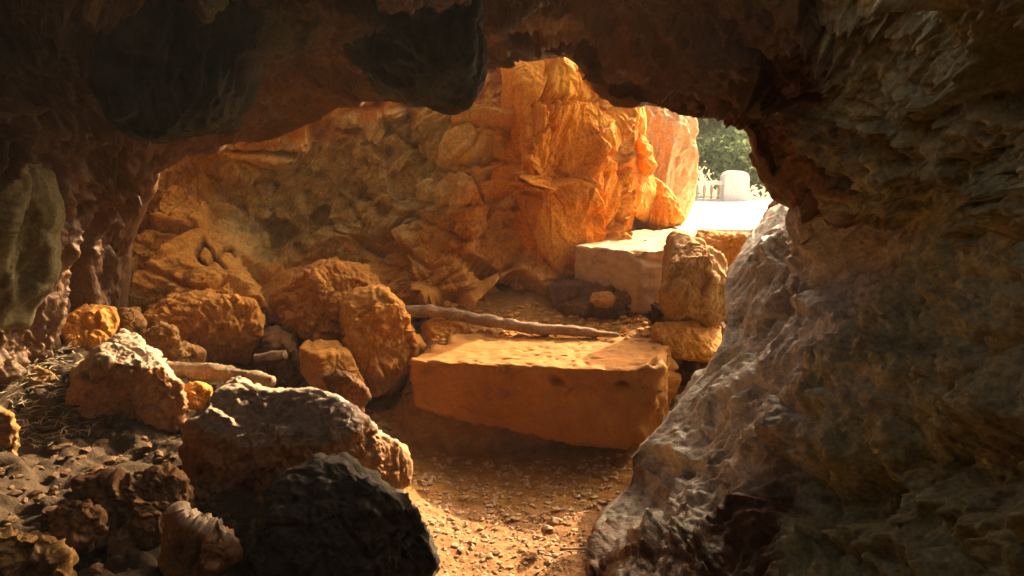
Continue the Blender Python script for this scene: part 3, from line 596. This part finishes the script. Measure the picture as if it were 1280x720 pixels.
box('kerb', x_l - 1.6 - 2.6, x_p - .15 - 2.6, -0.09, 0.09, 0.2, 0.34, M_white, rl, 0.008)
xb = x_p - 0.21; k = 0
bal = None
while xb > x_l - 1.5:
    if bal is None:
        bm = bmesh.new(); hgt = zr0 - .72 - 0.338; seg_ = 10; prof = [(0.022, 0), (0.022, .02), (0.012, .04), (0.02, .08), (0.026, .12), (0.018, .17), (0.010, .21), (0.02, .24), (0.02, hgt)]
        prof = [(r0, min(z0, hgt)) for r0, z0 in prof]
        rings = [[bm.verts.new((r0 * math.cos(2 * math.pi * i / seg_), r0 * math.sin(2 * math.pi * i / seg_), z0)) for i in range(seg_)] for r0, z0 in prof]
        for ra, rb2 in zip(rings[:-1], rings[1:]):
            for i in range(seg_): bm.faces.new((ra[i], ra[(i + 1) % seg_], rb2[(i + 1) % seg_], rb2[i]))
        bal = bm_obj('baluster', bm, M_rail, rl, True); b_o = bal
    else:
        b_o = bal.copy(); COL.objects.link(b_o); b_o.parent = rl
    b_o.location = (xb - 2.6, 0, 0.339); xb -= 0.1

# trees and bushes beyond
def tree(name, x, y, z, H, Rr, n, label, cat, seed, leaf=0.09, trunk_h=0.14):
    rnd = np.random.RandomState(seed)
    root = empty(name, (x, y, z)); tag(root, label, cat, 'greenery beyond the exit')
    bm = bmesh.new()
    def limb(a, b, r0, r1):
        a, b = Vector(a), Vector(b); ax = (b - a).normalized(); s_ = ax.orthogonal().normalized(); t_ = ax.cross(s_); m = 7; rings = []
        for k in range(5):
            f = k / 4; c = a.lerp(b, f) + Vector(rnd.normal(0, 0.02 * H * (0 < k < 4) * .4, 3)); r = r0 + (r1 - r0) * f
            rings.append([bm.verts.new(c + (s_ * math.cos(6.283 * i / m) + t_ * math.sin(6.283 * i / m)) * r) for i in range(m)])
        for u, v in zip(rings[:-1], rings[1:]):
            for i in range(m): bm.faces.new((u[i], u[(i + 1) % m], v[(i + 1) % m], v[i]))
    top = Vector((0, 0, H * trunk_h)); limb((0, 0, -0.05), top, 0.035 * H, 0.022 * H)
    cl = []
    for k in range(14):
        d = rnd.normal(size=3); d /= np.linalg.norm(d); d[2] = abs(d[2]) * 0.9 - 0.25
        e = np.array([0, 0, H * (trunk_h + (1 - trunk_h) * 0.45)]) + d * np.array([Rr, Rr, H * (1 - trunk_h) * 0.5]) * rnd.uniform(.55, .95); cl.append(e)
        limb(top * rnd.uniform(.6, 1), Vector(e), 0.012 * H, 0.004 * H)
    bm_obj('trunk', bm, M_bark, root, True)
    cl = np.array(cl); m = n; ci = rnd.randint(0, len(cl), m)
    P0 = cl[ci] + rnd.normal(size=(m, 3)) * np.array([.26, .26, .2]) * Rr
    u = rnd.normal(size=(m, 3)); u /= np.linalg.norm(u, axis=1)[:, None]; v = np.cross(u, rnd.normal(size=(m, 3))); v /= np.linalg.norm(v, axis=1)[:, None]
    L_ = leaf * rnd.uniform(.6, 1.3, (m, 1)); V = np.stack([P0 - u * L_, P0 + v * L_ * .4 , P0 + u * L_, P0 - v * L_ * .4], 1).reshape(-1, 3)
    mesh_np('crown', V, np.arange(len(V)).reshape(-1, 4), M_leaf, root, False)
tree('tree', 3.4, 16.0, 0.7, 4.4, 2.0, 12000, 'leafy green tree directly behind the white post', 'tree', 1, 0.10)
tree('tree', 5.6, 16.5, 0.7, 4.6, 2.2, 12000, 'green tree beyond the exit, right of the white post', 'tree', 2, 0.10)
tree('tree', 4.2, 18.5, 0.7, 6.0, 3.2, 22000, 'taller tree rising behind the others beyond the exit', 'tree', 3, 0.13)
tree('bush', 3.6, 13.0, 0.7, 1.5, 0.8, 7000, 'low green bush behind the balusters', 'bush', 4, 0.06, 0.2)
tree('bush', 5.2, 13.2, 0.7, 1.6, 0.9, 7000, 'low green bush just right of the white post', 'bush', 5, 0.06, 0.2)
tree('tree', 1.2, 17.5, 0.7, 5.5, 2.4, 12000, 'green tree mostly behind the pale outcrop beyond the exit', 'tree', 6, 0.11)

# ------------------------------------------------------------------ boulders and stones
rock('boulder', 'fluted upright boulder standing on a boxy rock right of the steps', 'boulder', [(840, 298), (852, 290), (872, 289), (886, 296), (898, 315), (906, 345), (908, 372), (906, 398), (885, 402), (862, 404), (840, 402), (834, 392), (830, 370), (834, 340), (838, 315)], 4.55, 0.24, M_boul, seed=21, chisel=5, amp=0.03, f0=5, nu=120, nv=200, n=2.5, fl=(0.035, 7, (0.25, 0, 1)), keep=0.9, facets=6)
rock('boulder', 'boxy brown rock under the fluted boulder at the slab end', 'boulder', [(820, 404), (850, 402), (884, 404), (900, 402), (900, 440), (890, 452), (862, 450), (838, 446), (818, 436), (815, 418)], 4.42, 0.2, M_boulo, seed=22, chisel=3, amp=0.016, f0=6, nu=80, nv=140, n=4.5, facets=5)
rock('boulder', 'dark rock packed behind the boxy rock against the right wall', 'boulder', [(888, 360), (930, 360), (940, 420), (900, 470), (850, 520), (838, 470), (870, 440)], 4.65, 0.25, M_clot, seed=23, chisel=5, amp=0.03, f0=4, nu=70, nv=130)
rock('boulder', 'orange slanting rock behind the fluted boulder by the landing', 'boulder', [(872, 290), (900, 292), (930, 296), (952, 304), (950, 330), (920, 335), (885, 330)], 5.2, 0.35, M_boulo, seed=24, chisel=5, amp=0.03, f0=5, nu=70, nv=130)
rock('boulder', 'grey-brown rock wedge at the exit against the right wall', 'boulder', [(962, 262), (972, 248), (985, 252), (1010, 262), (1010, 300), (960, 305), (950, 295)], 4.7, 0.25, M_boul, seed=25, amp=0.03, f0=5, nu=60, nv=110)
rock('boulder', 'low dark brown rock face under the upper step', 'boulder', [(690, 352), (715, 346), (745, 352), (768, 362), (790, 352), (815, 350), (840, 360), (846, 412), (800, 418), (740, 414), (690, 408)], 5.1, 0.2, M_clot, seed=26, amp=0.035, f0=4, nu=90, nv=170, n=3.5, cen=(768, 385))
rock('rock', 'small orange stone lodged beneath the upper step', 'rock', [(740, 366), (762, 364), (770, 374), (764, 386), (744, 386), (737, 376)], 4.88, 0.07, M_boulo, seed=28, chisel=4, amp=0.01, f0=9, nu=40, nv=70)
rock('boulder', 'leaning pale orange boulder left of the slab with dark hollow flank', 'boulder', [(432, 384), (446, 366), (462, 360), (480, 364), (500, 380), (510, 405), (524, 430), (532, 450), (520, 470), (516, 505), (470, 508), (440, 480), (428, 430), (426, 400)], 4.35, 0.3, M_boulo, seed=29, chisel=9, amp=0.04, f0=4, nu=120, nv=210, n=2.8, facets=9, facet_h=(.6, .92), cuts=((0.5, -0.7, -0.35, 0.35),))
rock('boulder', 'large rounded weathered boulder with ribbed top behind the leaning one', 'boulder', [(336, 380), (350, 362), (375, 345), (392, 330), (425, 327), (455, 334), (468, 350), (470, 400), (460, 430), (420, 440), (370, 430), (340, 410)], 4.75, 0.34, M_boulo, seed=30, chisel=9, amp=0.05, f0=4, nu=120, nv=210, n=2.4)
rock('boulder', 'wedge-shaped orange rock below the ribbed boulder', 'boulder', [(375, 422), (395, 424), (420, 428), (436, 438), (446, 462), (456, 480), (450, 500), (420, 498), (395, 488), (376, 466)], 4.1, 0.18, M_boulo, seed=31, chisel=5, amp=0.015, f0=5, nu=80, nv=150, n=3, facets=8, facet_h=(.6, .9), cuts=((-0.1, -0.2, 1, 0.55),))
rock('boulder', 'pitted honeycomb rock mound at the foot of the carved wall', 'boulder', [(172, 405), (190, 388), (215, 372), (245, 366), (285, 374), (318, 378), (326, 400), (324, 440), (318, 470), (280, 472), (240, 470), (205, 450), (180, 430)], 4.35, 0.3, M_boulo, seed=32, chisel=5, amp=0.04, f0=5, nu=150, nv=240, pits=0.035, n=2.8)
rock('rock', 'knuckle-shaped orange rock between grey boulder and pitted mound', 'rock', [(176, 418), (190, 410), (205, 406), (218, 412), (226, 430), (250, 438), (262, 450), (255, 462), (220, 456), (190, 448), (176, 436)], 4.0, 0.14, M_boul, seed=33, chisel=4, amp=0.025, f0=8, nu=70, nv=130, cen=(215, 435))
rock('boulder', 'bright orange angular rock sitting on top of the grey-capped boulder', 'boulder', [(54, 430), (62, 415), (80, 400), (100, 388), (122, 382), (140, 386), (146, 402), (138, 425), (118, 452), (98, 462), (72, 458), (52, 452)], 3.75, 0.2, M_boulo, seed=34, chisel=7, amp=0.025, f0=6, nu=100, nv=170, n=2.8, facets=7, facet_h=(.65, .95), cuts=((-0.3, -0.8, -0.25, 0.5),))
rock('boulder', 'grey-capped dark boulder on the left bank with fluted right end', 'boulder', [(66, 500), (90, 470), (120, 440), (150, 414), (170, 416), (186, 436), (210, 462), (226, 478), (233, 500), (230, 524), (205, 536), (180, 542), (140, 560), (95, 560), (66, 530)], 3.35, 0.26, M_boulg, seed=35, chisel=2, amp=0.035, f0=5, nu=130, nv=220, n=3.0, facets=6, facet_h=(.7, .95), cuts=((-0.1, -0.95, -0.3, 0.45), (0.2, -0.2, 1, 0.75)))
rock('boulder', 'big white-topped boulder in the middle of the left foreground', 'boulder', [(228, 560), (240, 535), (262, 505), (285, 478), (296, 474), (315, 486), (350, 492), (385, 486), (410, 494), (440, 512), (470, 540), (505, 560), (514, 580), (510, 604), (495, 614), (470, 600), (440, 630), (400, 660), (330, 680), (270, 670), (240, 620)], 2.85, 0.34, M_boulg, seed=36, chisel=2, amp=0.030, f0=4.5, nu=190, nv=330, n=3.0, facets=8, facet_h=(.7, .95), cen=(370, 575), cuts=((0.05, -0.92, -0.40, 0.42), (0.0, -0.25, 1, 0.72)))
rock('boulder', 'dark shadowed boulder filling the bottom foreground left of the path', 'boulder', [(330, 640), (345, 605), (372, 584), (400, 574), (430, 578), (458, 596), (490, 612), (516, 640), (530, 670), (542, 700), (540, 780), (440, 840), (330, 800), (310, 700)], 2.25, 0.3, M_char, seed=37, chisel=0, amp=0.03, f0=4.5, nu=130, nv=230, n=2.6, cen=(430, 700))
rock('boulder', 'long brown boulder in the bottom left corner', 'boulder', [(-40, 672), (0, 668), (40, 672), (70, 682), (86, 700), (84, 730), (40, 780), (-60, 780)], 1.95, 0.22, M_boul, seed=38, chisel=6, amp=0.03, f0=6, nu=80, nv=150)
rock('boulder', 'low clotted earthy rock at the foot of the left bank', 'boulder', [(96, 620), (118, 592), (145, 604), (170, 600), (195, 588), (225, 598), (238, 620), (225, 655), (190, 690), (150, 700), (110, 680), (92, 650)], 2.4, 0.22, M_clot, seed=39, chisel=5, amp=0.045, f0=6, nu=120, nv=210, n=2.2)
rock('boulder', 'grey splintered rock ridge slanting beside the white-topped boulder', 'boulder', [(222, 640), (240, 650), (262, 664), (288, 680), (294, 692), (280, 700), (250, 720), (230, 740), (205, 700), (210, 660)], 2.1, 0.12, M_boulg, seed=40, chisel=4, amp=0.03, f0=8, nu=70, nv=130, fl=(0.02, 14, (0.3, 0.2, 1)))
rock('rock', 'rounded brown stone cut by the left edge of the view', 'rock', [(-30, 520), (-5, 512), (12, 520), (22, 545), (20, 575), (5, 590), (-25, 590)], 2.9, 0.12, M_boul, seed=41, chisel=4, amp=0.02, f0=8, nu=60, nv=100)
rock('rock', 'blocky orange rock behind the slab under the branch', 'rock', [(528, 404), (545, 398), (565, 400), (582, 408), (600, 430), (605, 440), (570, 444), (540, 440), (528, 425)], 4.6, 0.14, M_boulo, seed=42, chisel=4, amp=0.016, f0=7, nu=60, nv=110, n=3.2)
rock('rock', 'dark rock filling the gap between pitted mound and wedge rock', 'rock', [(322, 420), (345, 410), (372, 425), (380, 455), (376, 485), (345, 492), (322, 480), (316, 450)], 4.45, 0.2, M_clot, seed=46, chisel=4, amp=0.03, f0=6, nu=60, nv=110)
rock('rock', 'small rust-brown stone beneath the short log', 'rock', [(226, 486), (244, 478), (262, 484), (268, 500), (252, 514), (232, 510)], 3.35, 0.09, M_boulo, seed=47, chisel=4, amp=0.015, f0=9, nu=50, nv=90)
rock('rock', 'brown stone wedged between white-topped boulder and wedge rock', 'rock', [(404, 470), (430, 466), (452, 478), (462, 500), (450, 518), (420, 510)], 3.8, 0.14, M_clot, seed=48, chisel=4, amp=0.025, f0=7, nu=50, nv=90)
rock('rock', 'low orange stone at the foot of the carved wall, above the bright angular rock', 'rock', [(134, 398), (150, 386), (172, 388), (182, 402), (176, 420), (150, 424), (138, 414)], 4.1, 0.14, M_boul, seed=49, chisel=4, amp=0.025, f0=7, nu=50, nv=90)
rock('rock', 'flat brown stone just below the bright angular rock at left', 'rock', [(20, 470), (44, 458), (66, 466), (72, 486), (50, 500), (24, 494)], 3.4, 0.12, M_boul, seed=50, chisel=4, amp=0.02, f0=8, nu=50, nv=90)
rock('rock', 'dark stone between the clotted rock and the corner boulder', 'rock', [(70, 640), (96, 628), (124, 640), (132, 668), (110, 690), (80, 684), (62, 662)], 2.15, 0.12, M_clot, seed=51, chisel=4, amp=0.025, f0=8, nu=60, nv=100)
rock('rock', 'small flat stone on the path near the white-topped boulder', 'rock', [(514, 602), (522, 599), (534, 602), (537, 607), (530, 611), (517, 609)], 3.55, 0.03, M_peb, seed=43, amp=0.006, f0=14, nu=26, nv=44)
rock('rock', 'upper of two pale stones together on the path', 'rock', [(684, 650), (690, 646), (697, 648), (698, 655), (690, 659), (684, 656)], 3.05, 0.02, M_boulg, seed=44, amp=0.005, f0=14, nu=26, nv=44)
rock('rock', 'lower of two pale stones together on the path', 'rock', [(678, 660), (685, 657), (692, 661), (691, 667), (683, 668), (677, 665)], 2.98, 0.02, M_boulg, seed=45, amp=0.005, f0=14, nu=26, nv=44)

# ------------------------------------------------------------------ branches
def tube(name, pts, radii, mat, seed, label, cat):
    pts = np.array(pts, float); n = 90; sgm = np.r_[0, np.cumsum(np.linalg.norm(np.diff(pts, axis=0), axis=1))]; t = np.linspace(0, sgm[-1], n)
    C_ = np.stack([np.interp(t, sgm, pts[:, k]) for k in range(3)], 1)
    for _ in range(10): C_[1:-1] = .25 * C_[:-2] + .5 * C_[1:-1] + .25 * C_[2:]
    Rr = np.interp(t, sgm, radii); Rr[0] *= .2; Rr[-1] *= .2; Rr[1] *= .85; Rr[-2] *= .85
    T_ = np.gradient(C_, axis=0); T_ /= np.linalg.norm(T_, axis=1)[:, None]; S_ = np.cross(T_, [0, 0, 1.]); S_ /= np.linalg.norm(S_, axis=1)[:, None]; U_ = np.cross(S_, T_)
    m = 22; a = np.linspace(0, 2 * math.pi, m, endpoint=False)
    V = C_[:, None] + Rr[:, None, None] * (S_[:, None] * np.cos(a)[None, :, None] + U_[:, None] * np.sin(a)[None, :, None])
    p = V.reshape(-1, 3); nn = (p - np.repeat(C_, m, 0)); nn /= np.linalg.norm(nn, axis=1)[:, None] + 1e-9
    p = p + nn * (np.repeat(Rr, m) * (0.40 * fbm(p, 11, 4, seed) + 0.16 * ridged(np.stack([np.repeat(t, m) * 4, np.tile(np.cos(a), n) * 2.2, np.tile(np.sin(a), n) * 2.2], 1), 2.0, 3, seed + 1)))[:, None]
    org = p.min(0) + (p.max(0) - p.min(0)) * np.array([.5, .5, 0])
    o = mesh_np(name, p - org, grid_quads(n, m, True, True), mat); o.location = org
    return tag(o, label, cat)
tube('branch', [W(500, 389, 4.66), W(545, 390, 4.62), W(600, 399, 4.55), W(660, 410, 4.46), W(720, 414, 4.42), W(775, 419, 4.38)], [0.035, 0.032, 0.03, 0.028, 0.024, 0.012], M_bark, 81, 'long bare branch lying behind the lower slab along the back wall', 'branch')
tube('log', [W(206, 462, 3.5), W(240, 463, 3.5), W(285, 467, 3.48), W(320, 473, 3.46), W(344, 478, 3.44)], [0.034, 0.036, 0.033, 0.028, 0.018], M_bark, 82, 'smooth short log between pitted mound and white-topped boulder', 'log')
tube('branch', [W(318, 448, 4.1), W(340, 445, 4.1), W(357, 443, 4.08)], [0.02, 0.022, 0.026], M_bark, 83, 'stub of dead branch in the dark gap left of the wedge rock', 'branch')
tube('branch', [W(700, 686, 3.0), W(735, 686, 2.98), W(760, 684, 2.96)], [0.004, 0.005, 0.004], M_straw, 84, 'thin straight pale twig on the path by the right wall', 'twig')

# ------------------------------------------------------------------ scattered stuff
def scatter_stones(name, n, sampler, rlo, rhi, mat, label, seed):
    rnd = np.random.RandomState(seed)
    bm = bmesh.new(); bmesh.ops.create_icosphere(bm, subdivisions=1, radius=1); bv = np.array([v.co[:] for v in bm.verts]); bf = np.array([[v.index for v in f.verts] for f in bm.faces]); bm.free()
    Vs, Fs = [], []
    for i in range(n):
        x, y = sampler(rnd); r = rlo * (rhi / rlo) ** (rnd.rand() ** 2.2); z = floor_z(x, y)
        v = bv * (1 + rnd.uniform(-.28, .28, (len(bv), 1))) * np.array([1, rnd.uniform(.6, 1), rnd.uniform(.35, .7)]) * r; a = rnd.rand() * 6.28
        v = np.stack([v[:, 0] * math.cos(a) - v[:, 1] * math.sin(a), v[:, 0] * math.sin(a) + v[:, 1] * math.cos(a), v[:, 2]], 1) + [x, y, z + r * .2]
        Vs.append(v); Fs.append(bf + i * len(bv))
    o = mesh_np(name, np.vstack(Vs), np.vstack(Fs), mat, smooth_=False); tag(o, label, kind='stuff')
def on_path(r):
    while True:
        x, y = r.uniform(-.55, .95), r.uniform(1.9, 3.9)
        return x, y
def on_left(r): return r.uniform(-2.6, -.55), r.uniform(1.5, 4.6)
def on_bank(r): return r.uniform(-.5, .9), r.uniform(4.35, 5.1)
scatter_stones('path_gravel', 4200, on_path, 0.004, 0.022, M_peb, 'small stones scattered on the earthen path', 91)
scatter_stones('bank_rubble', 4500, on_left, 0.005, 0.032, M_rub, 'loose rubble covering the left bank', 92)
scatter_stones('ledge_rubble', 900, on_bank, 0.006, 0.035, M_boulo, 'orange rubble on the ledge behind the slab', 93)
def strips(name, n, sampler, L0, L1, wd, mat, label, seed, lift=0.02, up=0.0):
    rnd = np.random.RandomState(seed); Vs, Fs = [], []; k = 0
    for i in range(n):
        x, y = sampler(rnd); z = floor_z(x, y) + rnd.uniform(0.004, lift); L = rnd.uniform(L0, L1); a = rnd.rand() * 6.28; cu = rnd.normal(0, 1.2); el = rnd.normal(up, .35)
        m = 5; p = np.array([x, y, z]); pts = []
        for q_ in range(m):
            pts.append(p.copy()); p = p + L / m * np.array([math.cos(a) * math.cos(el), math.sin(a) * math.cos(el), math.sin(el)]); a += cu / m; el -= .25
        pts = np.array(pts); pts[:, 2] = np.maximum(pts[:, 2], z - 0.002); sd = np.stack([-np.gradient(pts[:, 1]), np.gradient(pts[:, 0]), np.full(m, L / m * rnd.uniform(-.6, .6))], 1); sd /= np.linalg.norm(sd, axis=1)[:, None] + 1e-9
        w_ = wd * rnd.uniform(.6, 1.3) * np.array([.4, 1, 1, .8, .2])[:, None]
        Vs.append(np.stack([pts - sd * w_, pts + sd * w_], 1).reshape(-1, 3)); Fs.append(np.array([[2 * j, 2 * j + 1, 2 * j + 3, 2 * j + 2] for j in range(m - 1)]) + k); k += 2 * m
    o = mesh_np(name, np.vstack(Vs), np.vstack(Fs), mat, smooth_=False); tag(o, label, kind='stuff')
strips('dry_grass', 2400, lambda r: (r.uniform(-2.7, -1.75), r.uniform(2.9, 4.3)), 0.04, 0.14, 0.0026, M_straw, 'tangle of dry straw and dead grass on the left bank', 94, 0.03, .1)
strips('leaf_litter', 1100, lambda r: (r.uniform(-.5, .8), r.uniform(2.0, 3.6)), 0.015, 0.05, 0.005, M_leafl, 'shredded dead leaves on the path', 95, 0.01)

def haze(dens):
    bm = bmesh.new(); bmesh.ops.create_cube(bm, size=1)
    for v in bm.verts: v.co = Vector((v.co.x * 24, 9 + v.co.y * 28, -1.5 + (v.co.z + .5) * 10.5))
    m = bpy.data.materials.new('haze_air'); m.use_nodes = True; t = m.node_tree; t.nodes.remove(t.nodes['Principled BSDF'])
    pv = t.nodes.new('ShaderNodeVolumePrincipled'); pv.inputs['Density'].default_value = dens; pv.inputs['Color'].default_value = (0.9, 0.9, 0.9, 1)
    t.links.new(pv.outputs[0], t.nodes['Material Output'].inputs['Volume'])
    o = bm_obj('haze', bm, m); tag(o, 'thin dusty air in the cave and outside', kind='stuff')
haze(0.0035)
